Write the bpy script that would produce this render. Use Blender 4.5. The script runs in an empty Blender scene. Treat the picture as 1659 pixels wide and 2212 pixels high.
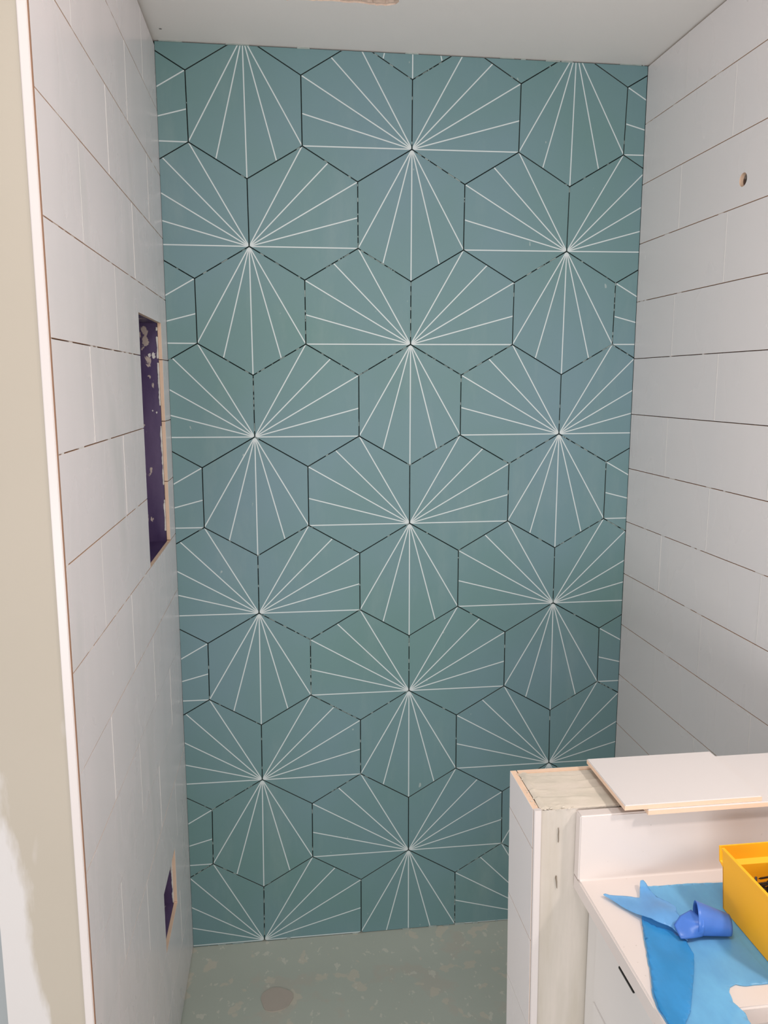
import bpy, bmesh, math, random
from mathutils import Vector, Matrix, noise
from mathutils.geometry import tessellate_polygon
random.seed(7)
SC = bpy.context.scene
COL = SC.collection

# ------------------------------------------------------------------ camera
F_PX = 1723.437
cam_d = bpy.data.cameras.new('camera')
cam_d.sensor_fit = 'HORIZONTAL'; cam_d.sensor_width = 36.0
cam_d.lens = F_PX / 1659 * 36.0
cam_d.clip_start = 0.02
cam = bpy.data.objects.new('camera', cam_d); COL.objects.link(cam)
RIGHT = Vector((0.991943895, -0.126674626, -0.000921050))
FWD = Vector((0.124912588, 0.979303910, -0.159250421))
UP = Vector((0.0210749755, 0.157852433, 0.987237790))
M = Matrix((RIGHT, UP, -FWD)).transposed().to_4x4()
M.translation = Vector((-0.34449, -2.13272, 1.61204))
cam.matrix_world = M
SC.camera = cam

# ------------------------------------------------------------------ world, lamps, exposure
world = bpy.data.worlds.new('world'); SC.world = world
world.use_nodes = True
wb = world.node_tree.nodes['Background']
wb.inputs[0].default_value = (1.0, 0.955, 0.97, 1); wb.inputs[1].default_value = 0.78

def area(name, loc, target, size, power, color, shape='DISK'):
    l = bpy.data.lights.new(name, 'AREA'); l.shape = shape; l.size = size
    if shape == 'RECTANGLE': l.size_y = size * 0.35
    l.energy = power; l.color = color
    o = bpy.data.objects.new(name, l); COL.objects.link(o)
    o.location = loc
    o.rotation_euler = (Vector(target) - Vector(loc)).to_track_quat('-Z', 'Y').to_euler()
    return o
area('vanity_light', (0.54, -1.60, 1.74), (-0.1, -0.9, 1.0), 0.085, 4.4, (1.0, 0.88, 0.82))
area('ceiling_light', (-0.22, -1.65, 2.40), (-0.12, -0.9, 0.9), 0.35, 8.7, (1.0, 0.955, 0.91))
area('rear_fill_light', (-0.7, -2.95, 0.9), (0, 0, 1.6), 1.2, 18.5, (0.97, 0.98, 0.97), 'RECTANGLE')  # added soft fill behind the camera to brighten the alcove, not a known source

SC.view_settings.view_transform = 'Standard'
SC.view_settings.look = 'None'
SC.view_settings.gamma = 1.0
SC.view_settings.use_curve_mapping = False
SC.view_settings.exposure = 0.0

# ------------------------------------------------------------------ helpers
def tag(o, label=None, cat=None, group=None, kind=None):
    if label: o['label'] = label
    if cat: o['category'] = cat
    if group: o['group'] = group
    if kind: o['kind'] = kind
    return o

def obj(name, me, mats=(), parent=None):
    if isinstance(me, bmesh.types.BMesh):
        m = bpy.data.meshes.new(name); me.to_mesh(m); me.free(); me = m
    for mt in mats: me.materials.append(mt)
    o = bpy.data.objects.new(name, me); COL.objects.link(o)
    if parent: o.parent = parent
    return o

def empty(name, loc=(0, 0, 0)):
    o = bpy.data.objects.new(name, None); COL.objects.link(o); o.location = loc
    o.empty_display_size = 0.05
    return o

def add_box(bm, lo, hi, mi=0):
    vs = [bm.verts.new((x, y, z)) for x in (lo[0], hi[0]) for y in (lo[1], hi[1]) for z in (lo[2], hi[2])]
    for q in ((0, 1, 3, 2), (4, 6, 7, 5), (0, 4, 5, 1), (2, 3, 7, 6), (0, 2, 6, 4), (1, 5, 7, 3)):
        f = bm.faces.new([vs[i] for i in q]); f.material_index = mi
    return vs

def box(name, lo, hi, mats, parent=None, bevel=0.0, seg=2):
    bm = bmesh.new(); add_box(bm, lo, hi)
    if bevel:
        bmesh.ops.bevel(bm, geom=list(bm.edges), offset=bevel, segments=seg, profile=0.5, affect='EDGES')
        for f in bm.faces: f.smooth = False
    return obj(name, bm, mats, parent)

def slab(bm, outer, holes, fmap, t0, t1, mi_front=0, mi_side=0):
    """prism over a polygon with holes; fmap(u, v, d) -> point; t0 front depth, t1 rear depth"""
    loops = [outer] + list(holes)
    flat = [p for l in loops for p in l]
    tris = tessellate_polygon([[Vector((p[0], p[1], 0)) for p in l] for l in loops])
    fr = [bm.verts.new(fmap(p[0], p[1], t0)) for p in flat]
    bk = [bm.verts.new(fmap(p[0], p[1], t1)) for p in flat]
    for a, b, c in tris:
        f = bm.faces.new((fr[a], fr[b], fr[c])); f.material_index = mi_front
        f = bm.faces.new((bk[c], bk[b], bk[a])); f.material_index = mi_side
    k = 0
    for l in loops:
        n = len(l)
        for i in range(n):
            a, b = k + i, k + (i + 1) % n
            f = bm.faces.new((fr[a], fr[b], bk[b], bk[a])); f.material_index = mi_side
        k += n
    bmesh.ops.recalc_face_normals(bm, faces=list(bm.faces))

def area2(p):
    return 0.5 * sum(p[i][0] * p[(i + 1) % len(p)][1] - p[(i + 1) % len(p)][0] * p[i][1] for i in range(len(p)))

def clip_half(poly, n, c):
    """keep points with n.p >= c"""
    out = []
    for i in range(len(poly)):
        a, b = poly[i], poly[(i + 1) % len(poly)]
        da = n[0] * a[0] + n[1] * a[1] - c; db = n[0] * b[0] + n[1] * b[1] - c
        if da >= 0: out.append(a)
        if (da >= 0) != (db >= 0):
            t = da / (da - db)
            out.append((a[0] + t * (b[0] - a[0]), a[1] + t * (b[1] - a[1])))
    return out

def clip_rect(poly, x0, x1, z0, z1):
    for n, c in (((1, 0), x0), ((-1, 0), -x1), ((0, 1), z0), ((0, -1), -z1)):
        poly = clip_half(poly, n, c)
        if len(poly) < 3: return []
    return poly

def clip_convex(poly, conv):
    if area2(conv) < 0: conv = conv[::-1]
    for i in range(len(conv)):
        a, b = conv[i], conv[(i + 1) % len(conv)]
        n = (-(b[1] - a[1]), b[0] - a[0])
        poly = clip_half(poly, n, n[0] * a[0] + n[1] * a[1])
        if len(poly) < 3: return []
    return poly

def inset(poly, d):
    if area2(poly) < 0: poly = poly[::-1]
    out = list(poly)
    for i in range(len(poly)):
        a, b = poly[i], poly[(i + 1) % len(poly)]
        n = (-(b[1] - a[1]), b[0] - a[0]); L = math.hypot(*n)
        if L < 1e-9: continue
        n = (n[0] / L, n[1] / L)
        out = clip_half(out, n, n[0] * a[0] + n[1] * a[1] + d)
        if len(out) < 3: return []
    return dedupe(out)

def dedupe(p, e=1e-5):
    out = []
    for q in p:
        if not out or math.hypot(q[0] - out[-1][0], q[1] - out[-1][1]) > e: out.append(q)
    if len(out) > 1 and math.hypot(out[0][0] - out[-1][0], out[0][1] - out[-1][1]) <= e: out.pop()
    return out

# ------------------------------------------------------------------ materials
class NT:
    def __init__(s, name):
        s.m = bpy.data.materials.new(name); s.m.use_nodes = True
        s.t = s.m.node_tree; s.n = s.t.nodes; s.b = s.n['Principled BSDF']
        s.co = s.n.new('ShaderNodeTexCoord')
    def link(s, a, b): s.t.links.new(a, b)
    def mapping(s, scale=(1, 1, 1), loc=(0, 0, 0), coord='Object'):
        mp = s.n.new('ShaderNodeMapping'); mp.inputs['Scale'].default_value = scale
        mp.inputs['Location'].default_value = loc
        s.link(s.co.outputs[coord], mp.inputs['Vector']); return mp.outputs[0]
    def noise(s, scale, detail=3, rough=0.5, vec=None, dist=0.0):
        t = s.n.new('ShaderNodeTexNoise'); t.inputs['Scale'].default_value = scale
        t.inputs['Detail'].default_value = detail; t.inputs['Roughness'].default_value = rough
        t.inputs['Distortion'].default_value = dist
        s.link(vec if vec else s.co.outputs['Object'], t.inputs['Vector']); return t.outputs['Fac']
    def ramp(s, fac, stops):
        r = s.n.new('ShaderNodeValToRGB'); e = r.color_ramp.elements
        while len(e) < len(stops): e.new(0.5)
        for i, (p, c) in enumerate(stops):
            e[i].position = p; e[i].color = c if len(c) == 4 else (*c, 1)
        s.link(fac, r.inputs[0]); return r.outputs[0]
    def mix(s, fac, a, b):
        m = s.n.new('ShaderNodeMix'); m.data_type = 'RGBA'
        for v, k in ((fac, 0), (a, 6), (b, 7)):
            if isinstance(v, (int, float)): m.inputs[k].default_value = v
            elif isinstance(v, tuple): m.inputs[k].default_value = (*v, 1) if len(v) == 3 else v
            else: s.link(v, m.inputs[k])
        return m.outputs[2]
    def math(s, op, a, b=0.0):
        m = s.n.new('ShaderNodeMath'); m.operation = op
        for v, k in ((a, 0), (b, 1)):
            if isinstance(v, (int, float)): m.inputs[k].default_value = v
            else: s.link(v, m.inputs[k])
        return m.outputs[0]
    def bump(s, h, strength=0.2, dist=0.001):
        b = s.n.new('ShaderNodeBump'); b.inputs['Strength'].default_value = strength
        b.inputs['Distance'].default_value = dist
        s.link(h, b.inputs['Height']); s.link(b.outputs[0], s.b.inputs['Normal'])
    def base(s, c):
        if isinstance(c, tuple): s.b.inputs['Base Color'].default_value = (*c, 1)
        else: s.link(c, s.b.inputs['Base Color'])
        return s
    def set(s, **k):
        for a, v in k.items(): s.b.inputs[a.replace('_', ' ')].default_value = v
        return s

W_ = (1, 1, 1); K_ = (0, 0, 0)
def mat_plain(name, c, rough=0.5, var=0.04, scale=6, bump=0.0, bscale=300, metallic=0.0):
    t = NT(name)
    f = t.noise(scale, 3)
    t.base(t.mix(f, tuple(x * (1 - var) for x in c), tuple(min(1, x * (1 + var)) for x in c)))
    t.set(Roughness=rough, Metallic=metallic)
    if bump: t.bump(t.noise(bscale, 4), bump, 0.0006)
    return t.m

# teal cement-look hexagon glaze: faint cloudy shift towards blue, dust haze and fine scuffs
t = NT('teal_hex_glaze')
cl = t.noise(1.6, 3, 0.55)
c1 = t.mix(t.ramp(cl, [(0.35, K_), (0.65, W_)]), (0.143, 0.268, 0.264), (0.168, 0.282, 0.325))
hz = t.ramp(t.noise(7, 6, 0.65, t.mapping((1.0, 1.0, 0.30))), [(0.54, K_), (0.80, W_)])
c2 = t.mix(t.math('MULTIPLY', hz, 0.28), c1, (0.34, 0.43, 0.42))
spk = t.ramp(t.noise(46, 2, 0.4, t.mapping((1.0, 1.0, 0.6))), [(0.765, K_), (0.785, W_)])
c3 = t.mix(t.math('MULTIPLY', spk, 0.55), c2, (0.50, 0.56, 0.54))
t.base(c3); t.set(Roughness=0.55)
t.bump(t.noise(220, 3), 0.05, 0.0004)
M_HEX = t.m
M_RAY = mat_plain('pale_ray_inlay', (0.64, 0.71, 0.72), 0.45, 0.05, 30)
M_HEXSIDE = mat_plain('hex_tile_body', (0.10, 0.13, 0.12), 0.8)
# dark joint bed with patches of dried mortar
t = NT('dark_joint_bed')
f = t.ramp(t.noise(38, 4, 0.6), [(0.62, K_), (0.72, W_)])
t.base(t.mix(f, (0.018, 0.020, 0.017), (0.13, 0.15, 0.13))); t.set(Roughness=0.9)
M_BEDDARK = t.m
t = NT('brown_joint_bed')
f = t.ramp(t.noise(30, 4, 0.6), [(0.50, K_), (0.62, W_)])
t.base(t.mix(f, (0.14, 0.085, 0.065), (0.36, 0.31, 0.27))); t.set(Roughness=0.9)
M_BEDBROWN = t.m
M_MORTAR = mat_plain('dried_mortar', (0.34, 0.40, 0.38), 0.9, 0.35, 60)
M_MORTARW = mat_plain('white_joint_fill', (0.72, 0.70, 0.68), 0.7, 0.06, 60)

def wall_glaze(name, c, smear, amt):
    t = NT(name)
    sm = t.ramp(t.noise(3.8, 2, 0.5, t.mapping((1, 1.8, 0.75)), 0.2), [(0.52, K_), (0.76, W_)])
    st = t.ramp(t.noise(9, 2, 0.45, t.mapping((1, 1, 0.22))), [(0.42, K_), (0.80, W_)])
    m = t.math('MAXIMUM', t.math('MULTIPLY', sm, amt), t.math('MULTIPLY', st, amt * 0.35))
    t.base(t.mix(m, c, smear)); 
    t.set(Roughness=0.27)
    t.b.inputs['Roughness'].default_value = 0.27
    t.link(t.ramp(t.math('MULTIPLY', sm, amt), [(0.0, (0.26,) * 3), (0.6, (0.45,) * 3)]), t.b.inputs['Roughness'])
    return t.m
M_TILE_L = wall_glaze('dusty_white_glaze', (0.86, 0.80, 0.815), (0.58, 0.60, 0.60), 0.62)
M_TILE_R = wall_glaze('clean_white_glaze', (0.84, 0.795, 0.79), (0.78, 0.76, 0.77), 0.35)
M_TILE_LOOSE = mat_plain('white_tile_glaze', (0.72, 0.68, 0.67), 0.22, 0.02, 5)
M_BISQUE = mat_plain('peach_tile_body', (0.80, 0.585, 0.435), 0.85, 0.08, 40, 0.3, 900)
M_TRIM = mat_plain('white_edge_trim', (0.66, 0.605, 0.59), 0.35, 0.02, 8)

# membrane purple with cream mortar smears
t = NT('purple_membrane')
f = t.ramp(t.noise(26, 4, 0.55, t.mapping((1.3, 1, 0.7)), 0.4), [(0.64, K_), (0.665, W_)])
v = t.ramp(t.noise(5, 4, 0.6, t.mapping((2, 1, 0.7))), [(0.35, (0.050, 0.028, 0.10)), (0.72, (0.135, 0.095, 0.19))])
t.base(t.mix(f, v, (0.55, 0.47, 0.42))); t.set(Roughness=0.38); t.bump(t.noise(120, 4), 0.25, 0.001)
M_PURPLE = t.m

# ceiling paint
t = NT('ceiling_paint')
f = t.noise(4, 4); t.base(t.mix(f, (0.86, 0.815, 0.785), (0.90, 0.855, 0.825))); t.set(Roughness=0.85)
t.bump(t.noise(260, 4), 0.12, 0.0008)
M_CEIL = t.m
M_TORN = mat_plain('torn_board_paper', (0.70, 0.56, 0.47), 0.95, 0.30, 60, 0.6, 300)
M_DARK = mat_plain('dark_cavity', (0.03, 0.028, 0.026), 0.9)

# painted drywall end with white joint compound smears near its outer edge
t = NT('beige_drywall_with_compound')
sx = t.n.new('ShaderNodeSeparateXYZ'); t.link(t.co.outputs['Object'], sx.inputs[0])
X, Z = sx.outputs[0], sx.outputs[2]
mr = t.n.new('ShaderNodeMapRange'); mr.inputs[1].default_value = 1.46; mr.inputs[2].default_value = 0.60
mr.inputs[3].default_value = -0.762; mr.inputs[4].default_value = -0.690
t.link(Z, mr.inputs[0])
nz = t.math('MULTIPLY', t.math('SUBTRACT', t.noise(9, 5, 0.6, t.mapping((1.6, 1, 0.40))), 0.5), 0.085)
d = t.math('SUBTRACT', t.math('ADD', mr.outputs[0], nz), X)
mask = t.ramp(d, [(0.0, K_), (0.012, W_)])
blot = t.ramp(t.noise(11, 3, 0.5, t.mapping((1.7, 1, 0.45), (4, 0, 1))), [(0.66, K_), (0.76, W_)])
lowz = t.n.new('ShaderNodeMapRange'); lowz.inputs[1].default_value = 1.42; lowz.inputs[2].default_value = 1.2
t.link(Z, lowz.inputs[0])
mask2 = t.math('MAXIMUM', mask, t.math('MULTIPLY', t.math('MULTIPLY', blot, 0.6), lowz.outputs[0]))
beige = t.mix(t.noise(3, 3), (0.415, 0.37, 0.305), (0.455, 0.405, 0.34))
t.base(t.mix(mask2, beige, (0.60, 0.57, 0.56))); t.set(Roughness=0.8)
t.bump(t.noise(300, 4), 0.1, 0.0006)
M_DRYEND = t.m

# skim coat on the low wall
t = NT('cream_skim_coat')
f = t.noise(14, 5, 0.6, t.mapping((0.7, 1.2, 1)))
t.base(t.ramp(f, [(0.30, (0.55, 0.51, 0.43)), (0.50, (0.66, 0.60, 0.51)), (0.72, (0.74, 0.66, 0.58))]))
t.set(Roughness=0.85); t.bump(t.noise(120, 4, 0.5), 0.18, 0.001)
M_SKIM = t.m
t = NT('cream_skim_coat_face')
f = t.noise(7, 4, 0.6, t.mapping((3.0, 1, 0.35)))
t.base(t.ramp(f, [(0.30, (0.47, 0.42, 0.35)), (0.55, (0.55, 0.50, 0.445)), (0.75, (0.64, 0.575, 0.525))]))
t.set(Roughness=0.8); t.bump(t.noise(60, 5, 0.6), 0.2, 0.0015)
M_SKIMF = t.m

# quartz-like white solid surface with sparse grey specks
t = NT('white_solid_surface')
f = t.ramp(t.noise(170, 2, 0.4), [(0.755, K_), (0.775, W_)])
t.base(t.mix(t.math('MULTIPLY', f, 0.5), (0.71, 0.645, 0.615), (0.45, 0.40, 0.37))); t.set(Roughness=0.33)
M_TOP = t.m
M_CAB = mat_plain('white_cabinet_paint', (0.70, 0.68, 0.665), 0.4, 0.02, 4)
M_BLACK = mat_plain('black_pull', (0.012, 0.012, 0.012), 0.4)
M_YEL = None
t = NT('yellow_plastic')
sm = t.ramp(t.noise(34, 3, 0.5, t.mapping((1, 1, 0.6))), [(0.70, K_), (0.76, W_)])
t.base(t.mix(t.math('MULTIPLY', sm, 0.45), (1.0, 0.47, 0.010), (0.85, 0.66, 0.44))); t.set(Roughness=0.6)
t.b.inputs['Subsurface Weight'].default_value = 0.0
t.bump(t.noise(500, 2), 0.05, 0.0004)
M_YEL = t.m
M_SCREW = mat_plain('black_phosphate_steel', (0.045, 0.032, 0.030), 0.38, 0.3, 300, metallic=0.7)

def film_mat(name, tint, body, fac, rough=0.28, specks=True):
    t = NT(name)
    t.base(body)
    if specks:
        sp = t.ramp(t.noise(48, 3, 0.55, t.mapping((1, 0.6, 1))), [(0.735, K_), (0.76, W_)])
        wr = t.ramp(t.noise(12, 4, 0.6, t.mapping((2.0, 1, 1))), [(0.35, tuple(x * 0.88 for x in body)), (0.7, tuple(min(1, x * 1.1) for x in body))])
        t.base(t.mix(t.math('MULTIPLY', sp, 0.6), wr, (0.80, 0.80, 0.80)))
    t.set(Roughness=rough)
    t.bump(t.noise(20, 4, 0.6), 0.25, 0.002)
    tr = t.n.new('ShaderNodeBsdfTransparent'); tr.inputs[0].default_value = (*tint, 1)
    mx = t.n.new('ShaderNodeMixShader'); mx.inputs[0].default_value = fac
    t.link(tr.outputs[0], mx.inputs[1]); t.link(t.b.outputs[0], mx.inputs[2])
    t.link(mx.outputs[0], t.n['Material Output'].inputs['Surface'])
    return t.m
M_FILM = film_mat('pale_blue_film', (0.50, 0.82, 0.98), (0.27, 0.64, 0.98), 0.50)
M_FILM2 = film_mat('doubled_blue_film', (0.20, 0.55, 0.85), (0.06, 0.39, 0.80), 0.66)
M_FLAP = film_mat('torn_blue_film', (0.50, 0.80, 0.98), (0.24, 0.55, 0.92), 0.52)
M_CURL = film_mat('deep_blue_film', (0.12, 0.30, 0.75), (0.075, 0.21, 0.66), 0.88, 0.33)

# shower floor: grey-green membrane with pale mortar spots
t = NT('green_grey_floor_membrane')
b1 = t.mix(t.noise(3, 4), (0.43, 0.465, 0.405), (0.485, 0.52, 0.46))
p1 = t.ramp(t.noise(15, 3, 0.5), [(0.600, K_), (0.625, W_)])
p2 = t.ramp(t.noise(42, 3, 0.5, t.mapping((1, 0.7, 1), (3, 1, 0))), [(0.635, K_), (0.66, W_)])
p3 = t.ramp(t.noise(6, 4, 0.6, t.mapping((1, 1, 1), (0, 4.3, 0))), [(0.56, K_), (0.62, W_)])
c = t.mix(t.math('MULTIPLY', p3, 0.45), b1, (0.50, 0.45, 0.385))
c = t.mix(t.math('MULTIPLY', p1, 0.75), c, (0.58, 0.54, 0.45))
c = t.mix(t.math('MULTIPLY', p2, 0.75), c, (0.62, 0.61, 0.53))
t.base(c); t.set(Roughness=0.6); t.bump(t.noise(40, 5), 0.2, 0.0015)
M_FLOOR = t.m
t = NT('drain_plug_disc')
t.base(t.mix(t.noise(20, 4), (0.44, 0.385, 0.335), (0.48, 0.425, 0.37))); t.set(Roughness=0.7)
M_DRAIN = t.m

# ------------------------------------------------------------------ wall frames
XL0, SL = -0.62997, -math.tan(-0.0049517)      # left tile face: x = XL0 + SL*y
XR0, SR = 0.62238, -math.tan(0.0100708)        # right tile face
CEIL = 2.43
def fL(y, z, d): return (XL0 + SL * y - d, y, z)        # d = depth behind the face
def fR(y, z, d): return (XR0 + SR * y + d, y, z)
def fB(x, z, d): return (x, d, z)

# ------------------------------------------------------------------ floor and ceiling
bm = bmesh.new(); add_box(bm, (-1.3, -3.2, -0.06), (0.80, 0.10, 0.0))
tag(obj('floor', bm, [M_FLOOR]), kind='structure')
t_ = []
n = 28
for i in range(n):
    a = 2 * math.pi * i / n
    r = 0.042 * (1 + 0.05 * math.sin(3 * a + 1) + 0.03 * math.sin(5 * a))
    t_.append((-0.390 + r * math.cos(a), -0.230 + r * math.sin(a)))
bm = bmesh.new(); slab(bm, t_, [], lambda u, v, d: (u, v, d), 0.0022, -0.004)
tag(obj('drain_cover', bm, [M_DRAIN]), 'round brownish disc over the drain in the green-grey shower floor', 'drain cover')

# ceiling board with a ragged fan opening
hole = []
pts = [(-0.315, -0.240), (-0.294, -0.246), (-0.262, -0.2465), (-0.234, -0.2488), (-0.205, -0.249), (-0.180, -0.2465), (-0.160, -0.249),
       (-0.143, -0.2465), (-0.130, -0.2440), (-0.117, -0.2415), (-0.108, -0.2445), (-0.098, -0.2425), (-0.087, -0.2480), (-0.078, -0.2520),
       (-0.0735, -0.262), (-0.074, -0.275), (-0.071, -0.33), (-0.075, -0.42), (-0.072, -0.49), (-0.20, -0.485), (-0.318, -0.49), (-0.314, -0.36)]
for i, p in enumerate(pts):
    hole.append(p)
    q = pts[(i + 1) % len(pts)]
    if math.hypot(p[0] - q[0], p[1] - q[1]) > 0.012:
        for k in range(1, 4):
            hole.append((p[0] + (q[0] - p[0]) * k / 4 + random.uniform(-.0018, .0018), p[1] + (q[1] - p[1]) * k / 4 + random.uniform(-.0018, .0018)))
bm = bmesh.new()
slab(bm, [(-1.3, -3.2), (0.80, -3.2), (0.80, 0.10), (-1.3, 0.10)], [hole], lambda u, v, d: (u, v, CEIL + d), 0.0, 0.0127, 0, 1)
ceil = tag(obj('ceiling', bm, [M_CEIL, M_TORN]), kind='structure')
# torn paper lip around the opening
cx, cy = -0.195, -0.367
lip = []
for (x, y) in hole:
    d = random.uniform(0.004, 0.012)
    L = math.hypot(x - cx, y - cy)
    lip.append((x - (x - cx) / L * d, y - (y - cy) / L * d))
bm = bmesh.new()
slab(bm, hole, [lip], lambda u, v, d: (u, v, CEIL + d), 0.003, 0.0115)
obj('torn_rim', bm, [M_TORN], ceil)
bm = bmesh.new()
add_box(bm, (-0.34, -0.52, CEIL + 0.19), (-0.05, -0.22, CEIL + 0.20))
for lo, hi in (((-0.34, -0.52, CEIL + .0129), (-0.33, -0.22, CEIL + .19)), ((-0.06, -0.52, CEIL + .0129), (-0.05, -0.22, CEIL + .19)),
               ((-0.33, -0.52, CEIL + .0129), (-0.06, -0.51, CEIL + .19)), ((-0.33, -0.23, CEIL + .0129), (-0.06, -0.22, CEIL + .19))):
    add_box(bm, lo, hi)
obj('fan_cavity', bm, [M_TORN], ceil)
bm = bmesh.new()
bmesh.ops.create_circle(bm, cap_ends=True, segments=10, radius=0.0035, matrix=Matrix.Translation((-0.606, -0.064, CEIL - 0.0004)))
obj('screw_dimple', bm, [mat_plain('grey_dimple', (0.26, 0.25, 0.24), 0.9)], ceil)

# ------------------------------------------------------------------ back wall of teal hexagons
bm = bmesh.new(); add_box(bm, (-0.80, 0.0085, -0.02), (0.80, 0.08, CEIL + 0.01))
back = tag(obj('wall_back', bm, [M_BEDDARK]), kind='structure')
PX = [(-0.001027, 1.713656), (0.000586, 0.279108), (0.000142, 0.001178), (4e-06, 0.000276), (0.276752, 0.000808),
      (0.001078, 0.000515), (0.000349, 3.4e-05), (0.000694, 0.000331), (0.000119, 6.4e-05), (0.000385, -1.7e-05)]
def warp(u, v):      # hand-laid drift of the courses (fitted smoothly)
    x = z = 0.0; k = 0
    for a in range(4):
        for b in range(4 - a):
            w = u ** a * v ** b
            x += PX[k][0] * w; z += PX[k][1] * w; k += 1
    return (x, z)
S3 = 1 / math.sqrt(3)
XMIN, XMAX, ZMIN, ZMAX = -0.6298, 0.6222, 0.0015, 2.4275
hexes = {}
for i in range(-6, 7):
    for j in range(-9, 5):
        if i % 3 == 0 and (j - (0 if (i // 3) % 2 == 0 else 1)) % 2 == 0:
            su, sv = i * 0.5, j * 1.5 * S3      # star vertex
            for ang in (-90, 30, 150):
                cu = su + S3 * math.cos(math.radians(ang)); cv = sv + S3 * math.sin(math.radians(ang))
                hexes[(round(cu, 3), round(cv, 3))] = (cu, cv, su, sv, ang)
for (cu, cv, su, sv, ang) in hexes.values():
    poly = [warp(cu + S3 * math.cos(math.radians(30 + 60 * k)), cv + S3 * math.sin(math.radians(30 + 60 * k))) for k in range(6)]
    poly = inset(poly, 0.00122)
    poly = clip_rect(poly, XMIN, XMAX, ZMIN, ZMAX)
    poly = dedupe(poly)
    if len(poly) < 3 or abs(area2(poly)) < 2e-5: continue
    if area2(poly) < 0: poly = poly[::-1]
    inner = inset(poly, 0.0006)
    if len(inner) < 3: continue
    lift = random.uniform(0, 0.0004)
    bm = bmesh.new()
    fr = [bm.verts.new((x, lift, z)) for x, z in inner]
    f = bm.faces.new(fr[::-1] if False else fr); f.material_index = 0
    if len(inner) == len(poly):
        # align the two rings by nearest start
        s0 = min(range(len(poly)), key=lambda k: math.hypot(poly[k][0] - inner[0][0], poly[k][1] - inner[0][1]))
        poly = poly[s0:] + poly[:s0]
        md = [bm.verts.new((x, lift + 0.0005, z)) for x, z in poly]
    else:
        poly = inner; md = fr
    bk = [bm.verts.new((x, 0.0085, z)) for x, z in poly]
    n = len(poly)
    for k in range(n):
        l = (k + 1) % n
        if md is not fr:
            q = bm.faces.new((fr[k], fr[l], md[l], md[k])); q.material_index = 0
        q = bm.faces.new((md[k], md[l], bk[l], bk[k])); q.material_index = 2
    bmesh.ops.recalc_face_normals(bm, faces=list(bm.faces))
    # five pale rays fan out from the star corner
    st = warp(su, sv)
    for q, da in enumerate((-30, -15, 0, 15, 30)):
        a = math.radians(ang + da)
        e = warp(su + 1.25 * math.cos(a), sv + 1.25 * math.sin(a))
        # rays at 0 and +-30 degrees aim at the tile corners
        ln = {0: 2 * S3, 30: 1.0, -30: 1.0}.get(da, 1.036)
        tip = warp(su + ln * math.cos(a), sv + ln * math.sin(a))
        dx, dz = tip[0] - st[0], tip[1] - st[1]; L = math.hypot(dx, dz); dx /= L; dz /= L
        hw = 0.00145
        ray = [(st[0] - dz * hw, st[1] + dx * hw), (st[0] + dz * hw, st[1] - dx * hw),
               (st[0] + dx * (L - .001) + dz * hw, st[1] + dz * (L - .001) - dx * hw), (st[0] + dx * (L - .001) - dz * hw, st[1] + dz * (L - .001) + dx * hw)]
        ray = dedupe(clip_convex(ray, inner))
        if len(ray) < 3: continue
        if area2(ray) < 0: ray = ray[::-1]
        y = lift - 0.00012 - 0.00001 * q
        f = bm.faces.new([bm.verts.new((x, y, z)) for x, z in ray]); f.material_index = 1
        f.normal_update()
        if f.normal.y > 0: f.normal_flip()
    for f in bm.faces:
        if f.material_index == 0 and len(f.verts) == n and abs(f.normal.y) > .99 and f.normal.y > 0: f.normal_flip()
    obj('hex_tile', bm, [M_HEX, M_RAY, M_HEXSIDE], back)

# dried mortar that squeezed into the hex joints (dashes)
bm = bmesh.new()
def dash(p, q, w, y0, y1):
    dx, dz = q[0] - p[0], q[1] - p[1]; L = math.hypot(dx, dz)
    if L < 1e-5: return
    nx, nz = -dz / L * w, dx / L * w
    c = [(p[0] + nx, p[1] + nz), (p[0] - nx, p[1] - nz), (q[0] - nx, q[1] - nz), (q[0] + nx, q[1] + nz)]
    if any(not (XMIN < x < XMAX and ZMIN < z < ZMAX) for x, z in c): return
    slab(bm, c, [], lambda u, v, d: (u, d, v), y0, y1)
seen = set()
for (cu, cv, su, sv, ang) in hexes.values():
    for k in range(6):
        a, b = [(cu + S3 * math.cos(math.radians(30 + 60 * m)), cv + S3 * math.sin(math.radians(30 + 60 * m))) for m in (k, k + 1)]
        key = (round((a[0] + b[0]) / 2, 2), round((a[1] + b[1]) / 2, 2))
        if key in seen: continue
        seen.add(key)
        density = random.choice((0.02, 0.05, 0.12, 0.32)) * (1.25 if cv < -0.4 else 0.7)
        p, q = warp(*a), warp(*b)
        N = 26
        for s in range(N):
            if random.random() < density:
                t0 = (s + random.random() * .4) / N; t1 = t0 + random.uniform(.4, 2.0) / N
                dash((p[0] + (q[0] - p[0]) * t0, p[1] + (q[1] - p[1]) * t0), (p[0] + (q[0] - p[0]) * t1, p[1] + (q[1] - p[1]) * t1), random.uniform(.0006, .00105), random.uniform(.0008, .0022), 0.0084)
tag(obj('mortar_bits', bm, [M_MORTAR], back), kind='stuff')
# uneven compound along the ceiling and floor joints
bm = bmesh.new()
x = -0.62
while x < 0.61:
    w = random.uniform(.01, .06)
    if random.random() < .35: add_box(bm, (x, -0.0008, CEIL - random.uniform(.002, .005)), (min(x + w, .612), 0.006, CEIL - .0002))
    if random.random() < .45: add_box(bm, (x, -random.uniform(.001, .004), 0.0003), (min(x + w * .6, .612), 0.004, random.uniform(.002, .006)))
    x += w + .004
tag(obj('joint_compound', bm, [M_MORTAR], back), kind='stuff')

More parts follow.
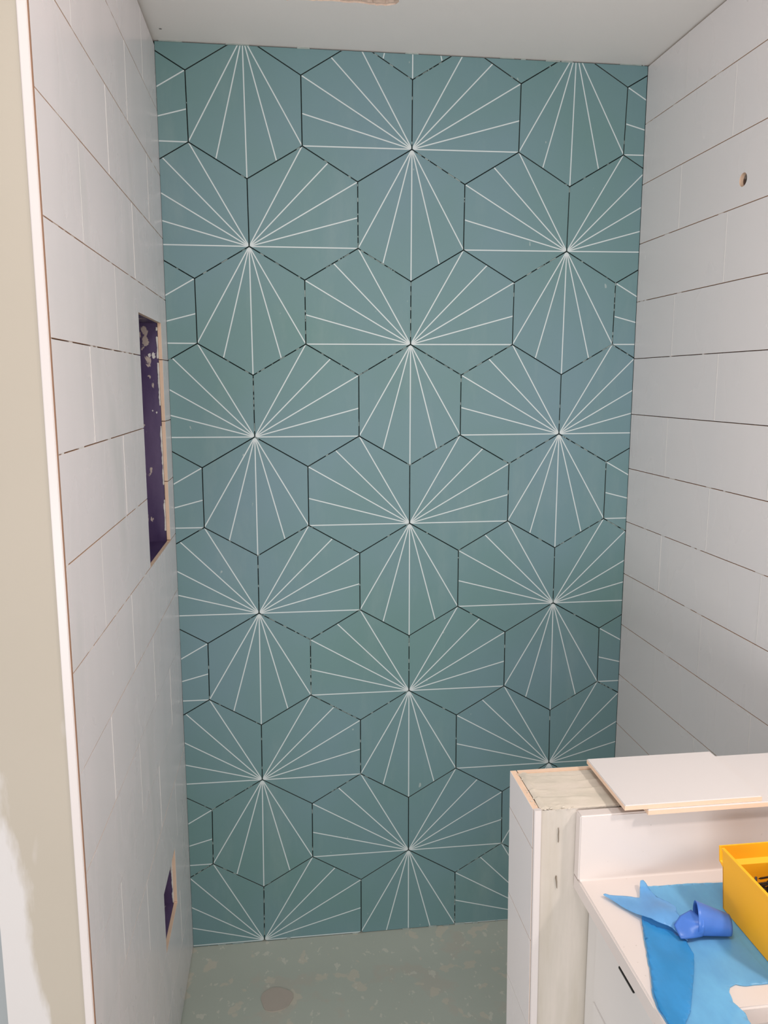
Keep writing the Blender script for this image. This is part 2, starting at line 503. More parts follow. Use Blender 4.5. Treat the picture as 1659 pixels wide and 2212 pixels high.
# ------------------------------------------------------------------ rows of white wall tile
def cells_tile(y0, y1, z0, z1, holes, fmap, parent, mats, name='wall_tile', gap=0.0005, vgap=0.0010, thick=0.009, round_hole=None, lift=0.0):
    """one rectangular tile, notched by rectangular holes; separate leftovers become separate tiles"""
    a, b, c, d = y0 + gap, y1 - gap, z0 + vgap, z1 - vgap
    if round_hole:
        hy, hz, r = round_hole
        hl = [(hy + r * math.cos(2 * math.pi * k / 24), hz + r * math.sin(2 * math.pi * k / 24)) for k in range(24)]
        bm = bmesh.new(); slab(bm, [(a, c), (b, c), (b, d), (a, d)], [hl], fmap, lift, thick, 0, 1)
        return [obj(name, bm, mats, parent)]
    ys = sorted({a, b} | {v for h in holes for v in h[:2] if a < v < b})
    zs = sorted({c, d} | {v for h in holes for v in h[2:] if c < v < d})
    cells = {}
    for i in range(len(ys) - 1):
        for j in range(len(zs) - 1):
            my, mz = (ys[i] + ys[i + 1]) / 2, (zs[j] + zs[j + 1]) / 2
            if any(h[0] < my < h[1] and h[2] < mz < h[3] for h in holes): continue
            cells[(i, j)] = 1
    out = []
    while cells:
        st = [next(iter(cells))]; comp = []
        cells.pop(st[0])
        while st:
            i, j = st.pop(); comp.append((i, j))
            for di, dj in ((1, 0), (-1, 0), (0, 1), (0, -1)):
                if (i + di, j + dj) in cells: cells.pop((i + di, j + dj)); st.append((i + di, j + dj))
        bm = bmesh.new()
        V = {}
        def vert(p, dd):
            if (p, dd) not in V: V[(p, dd)] = bm.verts.new(fmap(p[0], p[1], dd))
            return V[(p, dd)]
        cs = set(comp)
        e = 0.0007
        for (i, j) in comp:
            q = [(ys[i], zs[j]), (ys[i + 1], zs[j]), (ys[i + 1], zs[j + 1]), (ys[i], zs[j + 1])]
            f = bm.faces.new([vert(p, lift) for p in q]); f.material_index = 0
            f = bm.faces.new([vert(p, thick) for p in q[::-1]]); f.material_index = 1
            for s, (di, dj) in enumerate(((0, -1), (1, 0), (0, 1), (-1, 0))):
                if (i + di, j + dj) not in cs:
                    p0, p1 = q[s], q[(s + 1) % 4]
                    f = bm.faces.new((vert(p0, lift), vert(p1, lift), vert(p1, lift + e * .5), vert(p0, lift + e * .5))); f.material_index = 0
                    f = bm.faces.new((vert(p0, lift + e * .5), vert(p1, lift + e * .5), vert(p1, thick), vert(p0, thick))); f.material_index = 1
        bmesh.ops.dissolve_limit(bm, angle_limit=0.01, verts=list(bm.verts), edges=[x for x in bm.edges if all(f.material_index == 0 for f in x.link_faces)], delimit={'MATERIAL'})
        bmesh.ops.recalc_face_normals(bm, faces=list(bm.faces))
        out.append(obj(name, bm, mats, parent))
    return out

NICHE = (-0.398, -0.090, 1.2175, 1.757)
FOOT = (-0.431, -0.246, 0.316, 0.4655)
YF = -1.0424
zl = lambda k: 2.12012 - 0.150137 * k
zr = lambda k: 2.43616 - 0.15164 * k

def rect(h, g=0.0): return [(h[0] - g, h[2] - g), (h[1] + g, h[2] - g), (h[1] + g, h[3] + g), (h[0] - g, h[3] + g)]
bm = bmesh.new()
slab(bm, [(-1.0325, -0.02), (0.0085, -0.02), (0.0085, CEIL + .01), (-1.0325, CEIL + .01)], [rect(NICHE, .003), rect(FOOT, .003)], lambda u, v, d: (fL(u, v, 0)[0] - d, u, v), 0.009, 0.118)
left = tag(obj('wall_left', bm, [M_BEDBROWN]), kind='structure')
# niche liners (open box, purple membrane)
for h, dep in ((NICHE, .10), (FOOT, .09)):
    bm = bmesh.new(); g = .0029; t = .002
    y0, y1, z0, z1 = h[0] - g, h[1] + g, h[2] - g, h[3] + g
    xf = fL(-.25, 1, 0)[0] - .0095; xb = xf - dep
    add_box(bm, (xb - t, y0, z0), (xb, y1, z1))
    add_box(bm, (xb, y0, z0), (xf, y0 + t, z1)); add_box(bm, (xb, y1 - t, z0), (xf, y1, z1))
    add_box(bm, (xb, y0 + t, z0), (xf, y1 - t, z0 + t)); add_box(bm, (xb, y0 + t, z1 - t), (xf, y1 - t, z1))
    lin = obj('niche_lining', bm, [M_PURPLE], left)
    # ragged mortar bead where the lining meets the tile backs
    bm = bmesh.new(); z = z0 + .006
    while z < z1 - .012:
        w = max(.0004, .0022 + .0022 * noise.noise(Vector((z * 38, dep, 1))) + .0008 * noise.noise(Vector((z * 160, 3, dep))))
        if noise.noise(Vector((z * 16, 9, dep * 30))) > -.12:
            bmesh.ops.create_icosphere(bm, subdivisions=1, radius=1.0,
                matrix=Matrix.Translation((xf - w * .6, y1 - t - .0006, z)) @ Matrix.Diagonal((w, w * .8, random.uniform(.002, .0045), 1)))
        z += random.uniform(.0015, .0035)
    for (zz, r1, r2) in ((z0 + (z1 - z0) * .865, .0045, .011), (z0 + (z1 - z0) * .60, .002, .004)):
        for q in range(3):      # thin ragged smears stuck to the lining
            cx_, cz_ = xf - .013 - random.uniform(-.005, .010), zz + random.uniform(-r2, r2)
            out = [(cx_ + r1 * random.uniform(.35, 1.2) * math.cos(g_ / 11 * 6.283), cz_ + 1.3 * r1 * random.uniform(.35, 1.3) * math.sin(g_ / 11 * 6.283)) for g_ in range(11)]
            slab(bm, out, [], lambda u, v, d: (u, d, v), y1 - t - .0007 - .0002 * q, y1 - t + .0003 + .0001 * q)
    tag(obj('mortar_bead', bm, [M_MORTARW], lin), kind='stuff')

lmats = [M_TILE_L, M_BISQUE]
for k in range(-3, 14):
    ztop = min(zl(k), 2.4285); zbot = zl(k + 1)
    if k == 13: zbot = 0.003
    if ztop - zbot < 0.02: continue
    js = [-0.835] if k in (3, 5) else [-0.835, -0.4115] if k % 2 else [-0.617, -0.197]
    ys = [YF] + js + [0.0035]
    for a, b in zip(ys[:-1], ys[1:]):
        cells_tile(a, b, zbot, ztop, [NICHE, FOOT], fL, left, lmats, vgap=(.0010 if zbot > 1.0 else .0006), lift=random.uniform(0, .0004))
# light joint fill: full in the butt joints, patchy in the long joints
def fills(rows, joints, fmap, parent, dens, holes=(), yend=(-1.04, 0)):
    bm = bmesh.new()
    for k, (zb, zt) in rows.items():
        for j in joints(k):
            if any(h[0] < j < h[1] and not (zt < h[2] or zb > h[3]) for h in holes): continue
            slab(bm, [(j - .0008, zb + .002), (j + .0008, zb + .002), (j + .0008, zt - .002), (j - .0008, zt - .002)], [], fmap, -0.00015, 0.0088)
        y = yend[0]
        while y < yend[1]:
            L = random.uniform(.004, .03)
            if random.random() < dens and not any(h[0] - .03 < y < h[1] and h[2] - .01 < zt < h[3] + .01 for h in holes):
                slab(bm, [(y, zt - .0009), (min(y + L, yend[1] - .002), zt - .0009), (min(y + L, yend[1] - .002), zt + .0009), (y, zt + .0009)], [], fmap, random.uniform(.0005, .0015), 0.0088)
            y += L + random.uniform(.0, .03)
    return tag(obj('joint_fill', bm, [M_MORTARW], parent), kind='stuff')
rowsL = {k: (max(zl(k + 1), .003), min(zl(k), 2.4285)) for k in range(-2, 14)}
fills(rowsL, lambda k: ([-0.835] if k in (3, 5) else [-0.835, -0.4115] if k % 2 else [-0.617, -0.197]), fL, left, 0.25, [NICHE, FOOT])

# wall end facing the room: drywall board + white profile at the tile edge
box('drywall_board', (-0.757, -1.045, 0.0), (-0.6495, -1.0335, 2.4295), [M_DRYEND], left)
bm = bmesh.new(); add_box(bm, (-0.63655, -1.0466, 0.0), (-0.6354, -1.0425, 2.4295))
obj('joint_gap', bm, [mat_plain('brown_gap', (0.30, 0.17, 0.11), .9)], left)
bm = bmesh.new(); add_box(bm, (-0.6492, -1.0475, 0.0), (-0.6367, -1.0335, 2.4295))
bmesh.ops.bevel(bm, geom=[e for e in bm.edges if abs(e.verts[0].co.z - e.verts[1].co.z) > 1], offset=0.0012, segments=2, affect='EDGES')
obj('edge_trim', bm, [M_TRIM], left)
# grey wall surface beyond the end
box('wall_hall', (-1.30, -0.95, -0.02), (-0.760, -0.86, 2.43), [mat_plain('grey_hall_paint', (0.40, 0.43, 0.44), .7)])
tag(bpy.data.objects['wall_hall'], kind='structure')

# ------------------------------------------------------------------ right wall
HOLE = (-0.4776, 2.0335, 0.0140)
hp = [(HOLE[0] + .0132 * math.cos(2 * math.pi * k / 20), HOLE[1] + .0132 * math.sin(2 * math.pi * k / 20)) for k in range(20)]
bm = bmesh.new()
slab(bm, [(-2.2, -0.02), (0.0085, -0.02), (0.0085, CEIL + .01), (-2.2, CEIL + .01)], [hp], lambda u, v, d: (XR0 + SR * max(u, -1.1) + d, u, v), 0.009, 0.11, 0, 0)
right = tag(obj('wall_right', bm, [M_BEDBROWN]), kind='structure')
rmats = [M_TILE_R, M_BISQUE]
for k in range(0, 16):
    ztop = min(zr(k), 2.4270); zbot = zr(k + 1)
    if k == 15: zbot = 0.003
    js = [-1.0, -0.8570, -0.4250] if k % 2 else [-1.075, -0.642, -0.2095]
    if k % 2: js = [-0.857, -0.425]
    ys = [-1.085] + js + [-0.0006]
    for a, b in zip(ys[:-1], ys[1:]):
        if b - a < .015: continue
        rh = HOLE if a < HOLE[0] < b and zbot < HOLE[1] < ztop else None
        cells_tile(a, b, zbot, ztop, [], fR, right, rmats, lift=random.uniform(0, .0004), round_hole=rh)
rowsR = {k: (max(zr(k + 1), .003), min(zr(k), 2.4285)) for k in range(0, 16)}
fills(rowsR, lambda k: ([-0.857, -0.425] if k % 2 else [-0.642, -0.2095]), fR, right, 0.10, yend=(-0.95, 0))
box('drywall_board', (0.6335, -2.2, 0.0), (0.6415, -1.0865, 2.4295), [mat_plain('cream_wall_paint', (0.62, 0.57, 0.51), .8)], right)
bm = bmesh.new()   # threaded supply stub inside the opening
mtx = Matrix.Translation((XR0 + .036, HOLE[0] - .0005, HOLE[1] - .002)) @ Matrix.Rotation(math.pi / 2, 4, 'Y')
bmesh.ops.create_cone(bm, cap_ends=True, segments=20, radius1=.0095, radius2=.0095, depth=.04, matrix=mtx)
bmesh.ops.inset_region(bm, faces=[f for f in bm.faces if len(f.verts) > 4 and f.normal.x < -.9], thickness=.002, depth=-.01)
obj('pipe_stub', bm, [mat_plain('dull_pipe_metal', (0.13, 0.115, 0.10), .45, metallic=.8)], right)

# ------------------------------------------------------------------ low wall (leans a touch like the photographed edge)
def lean(z): return (1.0 - z) * 0.011
PX0, PYB, PYF, PTOP = 0.0187, -0.977, -1.0900, 0.996
bm = bmesh.new()
vs = []
for z in (0.0, PTOP - .004):
    vs.append([bm.verts.new(p) for p in ((PX0 + lean(z), PYB, z), (0.628, PYB, z), (0.628, PYF + .002, z), (PX0 + lean(z), PYF + .002, z))])
for k in range(4): bm.faces.new((vs[0][k], vs[0][(k + 1) % 4], vs[1][(k + 1) % 4], vs[1][k]))
bm.faces.new(vs[1]); bm.faces.new(vs[0][::-1])
bmesh.ops.recalc_face_normals(bm, faces=list(bm.faces))
low = tag(obj('wall_low', bm, [M_SKIM]), kind='structure')

# trowelled top
def grid(nx, ny, fn, mat, name, parent, smooth=True):
    bm = bmesh.new()
    V = [[bm.verts.new(fn(i / nx, j / ny)) for i in range(nx + 1)] for j in range(ny + 1)]
    for j in range(ny):
        for i in range(nx):
            f = bm.faces.new((V[j][i], V[j][i + 1], V[j + 1][i + 1], V[j + 1][i])); f.smooth = smooth
    bmesh.ops.recalc_face_normals(bm, faces=list(bm.faces))
    return obj(name, bm, [mat], parent)
def mudtop(s, t):
    x = 0.0185 + s * (0.60 - 0.0185); y = PYF + t * (PYB - PYF)
    w = noise.noise(Vector((x * 9, y * 9, 3))) * .010
    h = 0.9962 + 0.0007 * noise.noise(Vector((x * 8, y * 40, 0)))
    for k, (yr, a) in enumerate(((-1.060, .0016), (-1.036, .0013), (-1.012, .0017), (-.994, .0011))):   # trowel ridges along the wall
        d = y - yr - w - .004 * noise.noise(Vector((x * 25, k * 7.0, 1)))
        env = max(0, .35 + noise.noise(Vector((x * 20, k * 3.3, 5))))
        h += a * env * (math.exp(-(d / .0016) ** 2) if d > 0 else math.exp(-(d / .0055) ** 2))
    near = math.exp(-((x - .055) / .030) ** 2)
    r3 = noise.fractal(Vector((x * 170, y * 170, 7)), 1, 2, 3)
    h += (.0001 + .0010 * near * max(0, .2 + noise.noise(Vector((x * 55, y * 45, 2))))) * r3
    if t < 0.04 or t > .96: h -= .0012
    h += .0026 * math.exp(-((x - .0255 - .004 * noise.noise(Vector((y * 30, 0, 0)))) / .0055) ** 2)
    if x > .12: h = min(h, .9992)
    return (x, y, min(h, 1.0022))
grid(260, 90, mudtop, M_SKIM, 'skim_coat_top', low)
def mudface(s, t):
    z = 0.0 + t * (PTOP - .0)
    x = PX0 + lean(z) + .0002 + s * (0.12)
    r = noise.fractal(Vector((x * 30, z * 10, 1)), 1, 2, 4)
    r3 = noise.fractal(Vector((x * 220, z * 160, 5)), 1, 2, 3)
    top = max(0, (z - .955) / .045)
    y = PYF + .0005 - 0.0006 * r - (.0003 + .0018 * top) * abs(r3)
    return (x, y, z)
grid(50, 300, mudface, M_SKIMF, 'skim_coat_face', low)
bm = bmesh.new()
def sliver(pts, w):
    L = len(pts)
    a = [(x - w[i] / 2, z) for i, (x, z) in enumerate(pts)]; b = [(x + w[i] / 2, z) for i, (x, z) in enumerate(pts)]
    slab(bm, a + b[::-1], [], lambda u, v, d: (u, PYF + d, v), -.0019, 0.0006)
sliver([(.0462, .967), (.0468, .962), (.0466, .955), (.0470, .948), (.0467, .944)], [.0002, .0006, .0009, .0006, .0002])
sliver([(.0455, .8900), (.0452, .886), (.0462, .881), (.0466, .876), (.0472, .8700)], [.0012, .0022, .0016, .0010, .0003])
obj('tape_tear', bm, [mat_plain('grey_brown_tear', (0.22, 0.18, 0.14), .9)], low)

# tiles on the end of the low wall and their white corner profile
def fE(y, z, d): return (0.0076 + lean(z) + d, y, z)
zs_ = [0.9975, 0.9350, 0.7842, 0.6335, 0.4827, 0.3320, 0.1812, 0.003]
for a, b in zip(zs_[1:], zs_[:-1]):
    cells_tile(-1.0868, -0.9680, a, b, [], fE, low, [M_TILE_R, M_BISQUE], thick=.0098, lift=random.uniform(0, .0003), gap=.0003, vgap=.0006)
bm = bmesh.new()
v = []
for z in (0.0, 0.9985):
    for (x, y) in ((0.0080, -1.0945), (0.0187, -1.0945), (0.0187, -1.0875), (0.0080, -1.0875)):
        v.append(bm.verts.new((x + lean(z), y, z)))
for q in ((0, 1, 5, 4), (1, 2, 6, 5), (2, 3, 7, 6), (3, 0, 4, 7), (4, 5, 6, 7), (3, 2, 1, 0)): bm.faces.new([v[i] for i in q])
bmesh.ops.recalc_face_normals(bm, faces=list(bm.faces))
bmesh.ops.bevel(bm, geom=[e for e in bm.edges if abs(e.verts[0].co.z - e.verts[1].co.z) > .5], offset=.0009, segments=2, affect='EDGES')
obj('edge_trim', bm, [M_TRIM], low)
def fW(x, z, d): return (x, -0.9680 - d, z)
for i, (a, b) in enumerate(zip(zs_[1:], zs_[:-1])):
    xs = [.0185, .24, .62] if i % 2 else [.0185, .45, .62]
    for x0, x1 in zip(xs[:-1], xs[1:]):
        cells_tile(x0 + (lean((a + b) / 2) if x0 < .02 else 0), x1, a, b, [], fW, low, [M_TILE_R, M_BISQUE], thick=.0088, vgap=.0006)
# squeezed mortar crumbs along the top edge
bm = bmesh.new()
for k in range(46):
    tt = random.random()
    if k % 2: x, y = 0.0175 + random.uniform(-.0045, .003), -1.086 + tt * .115
    else: x, y = random.uniform(.014, .07), -1.0905 + random.uniform(-.0015, .004)
    bmesh.ops.create_icosphere(bm, subdivisions=1, radius=random.choice((.0005, .0007, .0009, .0016)),
        matrix=Matrix.Translation((x, y, .9975)) @ Matrix.Diagonal((random.uniform(.7, 2), random.uniform(.7, 2), .7, 1)))
tag(obj('mortar_crumbs', bm, [M_SKIM], low), kind='stuff')

# ------------------------------------------------------------------ loose tiles on the low wall
def loose(name, lo, hi, label):
    bm = bmesh.new(); add_box(bm, lo, hi)
    for f in bm.faces: f.material_index = 1
    for f in bm.faces:
        if sum(v.co.z for v in f.verts) / 4 > hi[2] - 1e-5: f.material_index = 0; top = f
    bmesh.ops.bevel(bm, geom=list(top.edges), offset=.0011, segments=2, affect='EDGES', material=0)
    bmesh.ops.recalc_face_normals(bm, faces=list(bm.faces))
    return tag(obj(name, bm, [M_TILE_LOOSE, M_BISQUE]), label, 'tile', 'loose tiles on the low wall')
loose('loose_tile', (.1650, -1.1290, 1.0005), (.5950, -.9830, 1.0082), 'loose long white tile lying flat on the low wall, underneath the shorter cut piece')
loose('loose_tile', (.1305, -1.1265, 1.0085), (.3405, -.9815, 1.0162), 'loose cut white tile lying on top of the other one on the low wall')

# ------------------------------------------------------------------ vanity
van = tag(empty('vanity_cabinet', (0.09, -1.6, 0)), 'white painted vanity cabinet under the white counter beside the low wall', 'cabinet')
def pbox(name, lo, hi, mats, bevel=0.0):
    o = van.location
    return box(name, [a - b for a, b in zip(lo, o)], [a - b for a, b in zip(hi, o)], mats, van, bevel)
bm = bmesh.new()
for lo, hi in (((.0970, -2.10, .09), (.1105, -1.0955, .8700)), ((.597, -2.10, .09), (.615, -1.0955, .8700)), ((.1105, -1.1135, .09), (.597, -1.0955, .8700)), ((.1105, -2.10, .09), (.597, -2.082, .8700)), ((.1105, -2.082, .09), (.597, -1.1135, .108))):
    add_box(bm, lo, hi)
o = obj('body', bm, [M_CAB], van); o.location = -van.location
pbox('plinth', (.14, -2.08, 0), (.60, -1.12, .0898), [M_CAB])
pbox('drawer_front', (.0949, -1.62, .7130), (.0971, -1.1300, .8480), [M_CAB])
pbox('drawer_front', (.0949, -2.09, .7130), (.0971, -1.624, .8480), [M_CAB])
pbox('door', (.0949, -1.62, .11), (.0971, -1.1300, .7070), [M_CAB])
pbox('door', (.0949, -2.09, .11), (.0971, -1.624, .7070), [M_CAB])
bm = bmesh.new(); add_box(bm, (.0918, -1.2590, .8300), (.0950, -1.2125, .8338))
bmesh.ops.bevel(bm, geom=list(bm.edges), offset=.0008, segments=2, affect='EDGES')
o = obj('edge_pull', bm, [M_BLACK], van); o.location = -van.location
tag(o, 'thin black edge pull')

top = tag(empty('vanity_counter', (.35, -1.6, .87)), 'white solid-surface counter with backsplash and sink, partly under the blue film', 'counter')
def shift(o): o.location = -top.location; return o
CT = 0.8930
sink = (0.150, 0.500, -1.800, -1.3670)
def rrect(x0, x1, y0, y1, r, n=6):
    out = []
    for (cx, cy, a0) in ((x1 - r, y1 - r, 0), (x0 + r, y1 - r, 90), (x0 + r, y0 + r, 180), (x1 - r, y0 + r, 270)):
        for k in range(n + 1):
            a = math.radians(a0 + 90 * k / n); out.append((cx + r * math.cos(a), cy + r * math.sin(a)))
    return out
bm = bmesh.new()
slab(bm, [(.0725, -2.12), (.632, -2.12), (.632, -1.0925), (.0725, -1.0925)], [rrect(*sink, .025)], lambda u, v, d: (u, v, CT - d), 0, .0222)
bmesh.ops.dissolve_limit(bm, angle_limit=.01, verts=list(bm.verts), edges=list(bm.edges))
bmesh.ops.bevel(bm, geom=[e for e in bm.edges if e.verts[0].co.z > CT - 1e-4 and e.verts[1].co.z > CT - 1e-4 and len(e.link_faces) == 2 and e.calc_face_angle(0) > .5], offset=.0022, segments=3, affect='EDGES')
shift(obj('slab', bm, [M_TOP], top))
bm = bmesh.new()
ra = rrect(sink[0] - .003, sink[1] + .003, sink[2] - .003, sink[3] + .003, .026)
rb = rrect(sink[0] + .03, sink[1] - .03, sink[2] + .03, sink[3] - .03, .05)
A = [bm.verts.new((x, y, CT - .0223)) for x, y in ra]; B = [bm.verts.new((x, y, .77)) for x, y in rb]
for k in range(len(A)):
    l = (k + 1) % len(A); f = bm.faces.new((A[k], A[l], B[l], B[k])); f.smooth = True
bm.faces.new(B)
bmesh.ops.recalc_face_normals(bm, faces=list(bm.faces))
shift(obj('sink_bowl', bm, [mat_plain('white_sink_glaze', (.80, .76, .74), .15)], top))
bm = bmesh.new(); add_box(bm, (.0715, -1.1110, CT - .0002), (.632, -1.0925, .9950))
bmesh.ops.bevel(bm, geom=list(bm.edges), offset=.0018, segments=3, affect='EDGES')
shift(obj('backsplash', bm, [M_TOP], top))
bm = bmesh.new()
prev = None
for k in range(5):     # soft caulk cove where splash meets counter
    a = math.pi / 2 * k / 4
    p = (-1.1110 - .003 + .003 * math.sin(a), CT + .003 - .003 * math.cos(a))
    row = [bm.verts.new((x, p[0], p[1])) for x in (.074, .615)]
    if prev: bm.faces.new((prev[0], prev[1], row[1], row[0]))
    prev = row
shift(obj('caulk_bead', bm, [M_TOP], top))

# ------------------------------------------------------------------ blue protective film
film = tag(empty('protective_film', (.15, -1.25, CT)), 'blue translucent plastic film torn and curled on the counter under the yellow bin', 'plastic film')
FZ = CT + .0006
def densify(p, m=.006, jit=0.0):
    out = []
    for i in range(len(p)):
        a, b = p[i], p[(i + 1) % len(p)]; L = math.hypot(a[0] - b[0], a[1] - b[1]); n = max(1, int(L / m))
        for k in range(n):
            j = jit if k else 0
            out.append((a[0] + (b[0] - a[0]) * k / n + random.uniform(-j, j), a[1] + (b[1] - a[1]) * k / n + random.uniform(-j, j)))
    return out
def filmpoly(name, outline, hfun, mat, jit=0.0, cell=.005, thick=.0004):
    """thin sheet over an outline, filled with a fine lattice so that it can rise and fold"""
    out = densify(outline, .005, jit)
    bm = bmesh.new()
    vs = [bm.verts.new((x, y, 0)) for x, y in out]
    es = [bm.edges.new((vs[i], vs[(i + 1) % len(vs)])) for i in range(len(vs))]
    bmesh.ops.triangle_fill(bm, use_beauty=True, edges=es)
    xs = [p[0] for p in out]; ys = [p[1] for p in out]
    for ax, lo, hi in ((0, min(xs), max(xs)), (1, min(ys), max(ys))):
        v = lo + cell
        while v < hi:
            n = (1, 0, 0) if ax == 0 else (0, 1, 0)
            bmesh.ops.bisect_plane(bm, geom=list(bm.verts) + list(bm.edges) + list(bm.faces), plane_co=[v * c for c in n], plane_no=n)
            v += cell
    for v in bm.verts: v.co.z = hfun(v.co.x, v.co.y)
    for f in bm.faces:
        f.smooth = True
        if f.normal.z < 0: f.normal_flip()
    o = obj(name, bm, [mat], film); o.location = -film.location
    md = o.modifiers.new('thickness', 'SOLIDIFY'); md.thickness = thick; md.offset = 1
    return o
def wave(x, y, a): return a * (0.5 + 0.5 * noise.noise(Vector((x * 30, y * 22, 0))))
sheet = [(.155, -1.137), (.201, -1.139), (.227, -1.1385), (.271, -1.142), (.46, -1.15), (.46, -1.345), (.30, -1.338), (.225, -1.336), (.196, -1.336), (.186, -1.332),
         (.176, -1.336), (.171, -1.343), (.167, -1.358), (.172, -1.375), (.168, -1.395), (.155, -1.45), (.075, -1.45), (.0740, -1.356), (.079, -1.333), (.093, -1.297), (.110, -1.246), (.125, -1.206)]
filmpoly('sheet', sheet, lambda x, y: FZ + wave(x, y, .0008 if x < .235 else 0), M_FILM, .0006, .008)
fold = [(.125, -1.206), (.138, -1.2235), (.152, -1.234), (.163, -1.252), (.160, -1.28), (.146, -1.307), (.127, -1.338), (.110, -1.366), (.093, -1.385), (.088, -1.45), (.077, -1.45), (.0755, -1.356), (.0805, -1.333), (.0945, -1.297), (.1115, -1.246)]
filmpoly('folded_layer', fold, lambda x, y: FZ + .0016 + wave(x + 3, y, .0022), M_FILM2, .0003, .006)
flap = [(.0925, -1.1535), (.0935, -1.1512), (.0965, -1.1508), (.101, -1.1545), (.125, -1.1595), (.140, -1.1665), (.1545, -1.1375), (.1590, -1.1370), (.1615, -1.150), (.166, -1.168), (.175, -1.182), (.178, -1.197), (.172, -1.212), (.170, -1.245), (.163, -1.258),
        (.152, -1.238), (.138, -1.226), (.124, -1.205), (.108, -1.180)]
def flaph(x, y):
    h = FZ + .0025
    dist = math.hypot(x - .155, y + 1.215)
    h += .0105 * math.exp(-(dist / .030) ** 2)
    h += .007 * math.exp(-(math.hypot(x - .157, y + 1.140) / .012) ** 2)
    return h + wave(x, y, .003)
filmpoly('torn_flap', flap, flaph, M_FLAP, .0004, .005)
# curled roll: a short tapering tube whose front wrap runs out to a point
bm = bmesh.new()
A0 = Vector((.1835, -1.2385, FZ + .0225)); A1 = Vector((.2260, -1.2480, FZ + .0145))
ax = (A1 - A0).normalized(); side = Vector((ax.y, -ax.x, 0)).normalized(); up = Vector((0, 0, 1))   # side points to the room
def tube(s, thd, extra=0.0):
    th = math.radians(thd)
    R = .0215 - .0078 * s + extra
    p = A0.lerp(A1, s) + side * (R * math.sin(th)) + up * (R * math.cos(th) * 1.02)
    p.z = max(p.z, FZ + .0035 + max(0, extra))
    return p
NT_, NS = 60, 12
V = []
for i in range(NT_ + 1):
    u = i / NT_; thd = -200 + 385 * u
    row = []
    s0 = .10 * max(0, math.cos(math.radians(thd * 1.0))) * 0 - .05 * math.sin(math.radians(thd))
    for j in range(NS + 1):
        s = s0 + (1 - s0) * j / NS
        row.append(bm.verts.new(tube(s, thd, -.0012 * (1 - u))))
    V.append(row)
for i in range(NT_):
    for j in range(NS):
        f = bm.faces.new((V[i][j], V[i + 1][j], V[i + 1][j + 1], V[i][j + 1])); f.smooth = True
# the loose outer wrap runs out over the front in a torn point
rt = [tube(.12, 62, .0006), tube(.12, 84, .0006), tube(.12, 106, .0006), tube(.12, 130, .0006), tube(.12, 158, .0006)]
lf = [Vector(p) for p in ((.1792, -1.2335, .9240), (.1625, -1.2365, .9190), (.1530, -1.2395, .9090), (.1545, -1.2560, .9010), (.1680, -1.2520, .8975))]
rows = []
NA, NB = 16, 14
def lerpl(L, t):
    t *= len(L) - 1; i = min(int(t), len(L) - 2); return L[i].lerp(L[i + 1], t - i)
for i in range(NA + 1):
    a_ = i / NA; R_ = lerpl(rt, a_); L_ = lerpl(lf, a_); row = []
    for j in range(NB + 1):
        b_ = j / NB
        p = R_.lerp(L_, b_) + (side * .0040 + up * .0016) * math.sin(math.pi * b_) * math.sin(math.pi * min(1, a_ * .9 + .1))
        p.z = max(p.z, FZ + .0042)
        row.append(bm.verts.new(p))
    rows.append(row)
for i in range(NA):
    for j in range(NB):
        f = bm.faces.new((rows[i][j], rows[i + 1][j], rows[i + 1][j + 1], rows[i][j + 1])); f.smooth = True
o = obj('curled_roll', bm, [M_CURL], film); o.location = -film.location
md = o.modifiers.new('thickness', 'SOLIDIFY'); md.thickness = .0004
tag(o, 'deep blue curled roll')

# ------------------------------------------------------------------ yellow bin
bn = tag(empty('storage_bin', (.31, -1.25, CT)), 'yellow plastic stacking bin full of black screws, standing on the blue film', 'bin')
bz = FZ + .0012; rim = .9850
X0b, X0t = .2470, .2400; X1b, X1t = .388, .395; YB = -1.1975; YBt = -1.1900; YFb = -1.330; YFt = -1.345; TK = .0024
def bobj(name, bm):
    bmesh.ops.recalc_face_normals(bm, faces=list(bm.faces))
    o = obj(name, bm, [M_YEL], bn); o.location = -bn.location; return o
def prism_yz(bm, prof, xa, xb):
    slab(bm, prof, [], lambda u, v, d: (d, u, v), xa, xb)
bm = bmesh.new()
add_box(bm, (X0b, YFb, bz), (X1b, YB, bz + TK)); bobj('base', bm)
# side walls: full height, then a slope down to the low front lip
def side_wall(xb, xt, sgn):
    bm = bmesh.new()
    prof = [(YB, bz), (YFb, bz), (YFt, .925), (YFt + .0, .935), (-1.318, rim), (YB, rim)]
    def m(u, v, d):
        k = (v - bz) / (rim - bz); return (xb + (xt - xb) * k + sgn * d, u, v)
    slab(bm, prof, [], m, 0, TK)
    prof2 = [(YB + .0005, rim - .0035), (-1.316, rim - .0035), (-1.317, rim + .0006), (YB + .0005, rim + .0006)]
    slab(bm, prof2, [], m, -.0009, TK + .0006)
    return bobj('side_wall', bm)
side_wall(X0b, X0t, 1); side_wall(X1b, X1t, -1)
bm = bmesh.new()
ZL = .9600
prof = [(YB, bz), (YB, ZL - .003), (YBt, ZL + .002), (YBt, rim), (YBt - TK, rim), (YBt - TK, ZL + .004), (YB - TK, ZL), (YB - TK, bz)]
def bmap(u, v, d):
    k = (v - bz) / (rim - bz); a = X0b + (X0t - X0b) * k - (.0008 if v > ZL else 0); b = X1b + (X1t - X1b) * k + (.0008 if v > ZL else 0)
    return (a + (b - a) * d, u, v)
slab(bm, prof, [], bmap, 0, 1); bobj('rear_wall', bm)
bm = bmesh.new()
slab(bm, [(YFb, bz), (YFt, .930), (YFt + TK, .930), (YFb + TK, bz)], [], lambda u, v, d: (d, u, v), X0b + .001, X1b - .001); bobj('front_lip', bm)

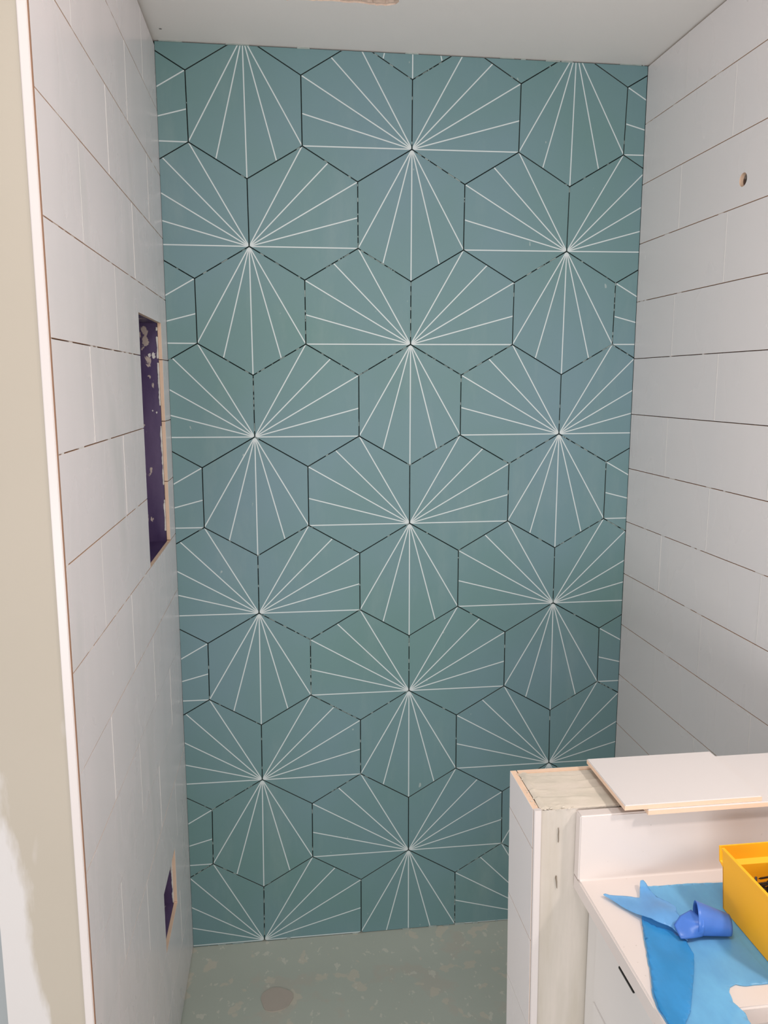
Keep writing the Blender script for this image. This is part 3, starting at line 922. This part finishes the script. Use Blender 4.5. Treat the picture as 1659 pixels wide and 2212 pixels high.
# ------------------------------------------------------------------ black screws heaped in the bin
def screw_mesh():
    bm = bmesh.new()
    prof = [(.0, .0), (.0040, .0), (.0038, .0008), (.0016, .0040)]
    z = .0050; k = 0
    while z < .0300:
        prof += [(.0013, z), (.0021, z + .0006), (.0013, z + .0012)]; z += .0019
    prof += [(.0011, .0315), (.0, .0345)]
    N = 7; rings = []
    for r, z in prof:
        rings.append([bm.verts.new((r * math.cos(2 * math.pi * i / N), r * math.sin(2 * math.pi * i / N), z)) for i in range(N)] if r else [bm.verts.new((0, 0, z))])
    for a, b in zip(rings[:-1], rings[1:]):
        for i in range(N):
            j = (i + 1) % N
            if len(a) == 1: bm.faces.new((a[0], b[j], b[i]))
            elif len(b) == 1: bm.faces.new((a[i], a[j], b[0]))
            else: bm.faces.new((a[i], a[j], b[j], b[i]))
    m = bpy.data.meshes.new('screw'); 
    bmesh.ops.recalc_face_normals(bm, faces=list(bm.faces)); bm.to_mesh(m); bm.free(); m.materials.append(M_SCREW)
    return m
sm_ = screw_mesh()
rs = random.Random(4)
cnt = 0
for layer in range(7):
    zc = bz + .007 + layer * .0076
    for k in range(46 if layer > 3 else 10):
        x = rs.uniform(X0b + .022, X1b - .022); y = rs.uniform(-1.31, -1.2185)
        heap = (x - .25) * .14
        d = Vector((rs.gauss(0, 1), rs.gauss(0, 1), rs.gauss(0, .28))).normalized()
        c = Vector((x, y, zc + heap * (layer / 6)))
        h0 = c - d * .0165
        tip = c + d * .0175
        if min(h0.x, tip.x) < X0b + .0066 or max(h0.x, tip.x) > X1b - .0066 or min(h0.y, tip.y) < -1.322 or max(h0.y, tip.y) > -1.2045 or min(h0.z, tip.z) < bz + .006: continue
        o = bpy.data.objects.new('screw', sm_); COL.objects.link(o)
        o.scale = (.85,) * 3; o.location = h0; o.rotation_euler = d.to_track_quat('Z', 'Y').to_euler()
        tag(o, 'black coarse-threaded screw heaped in the yellow bin', 'screw', 'black screws in the yellow bin')
        cnt += 1
print('screws', cnt, 'objects', len(bpy.data.objects))
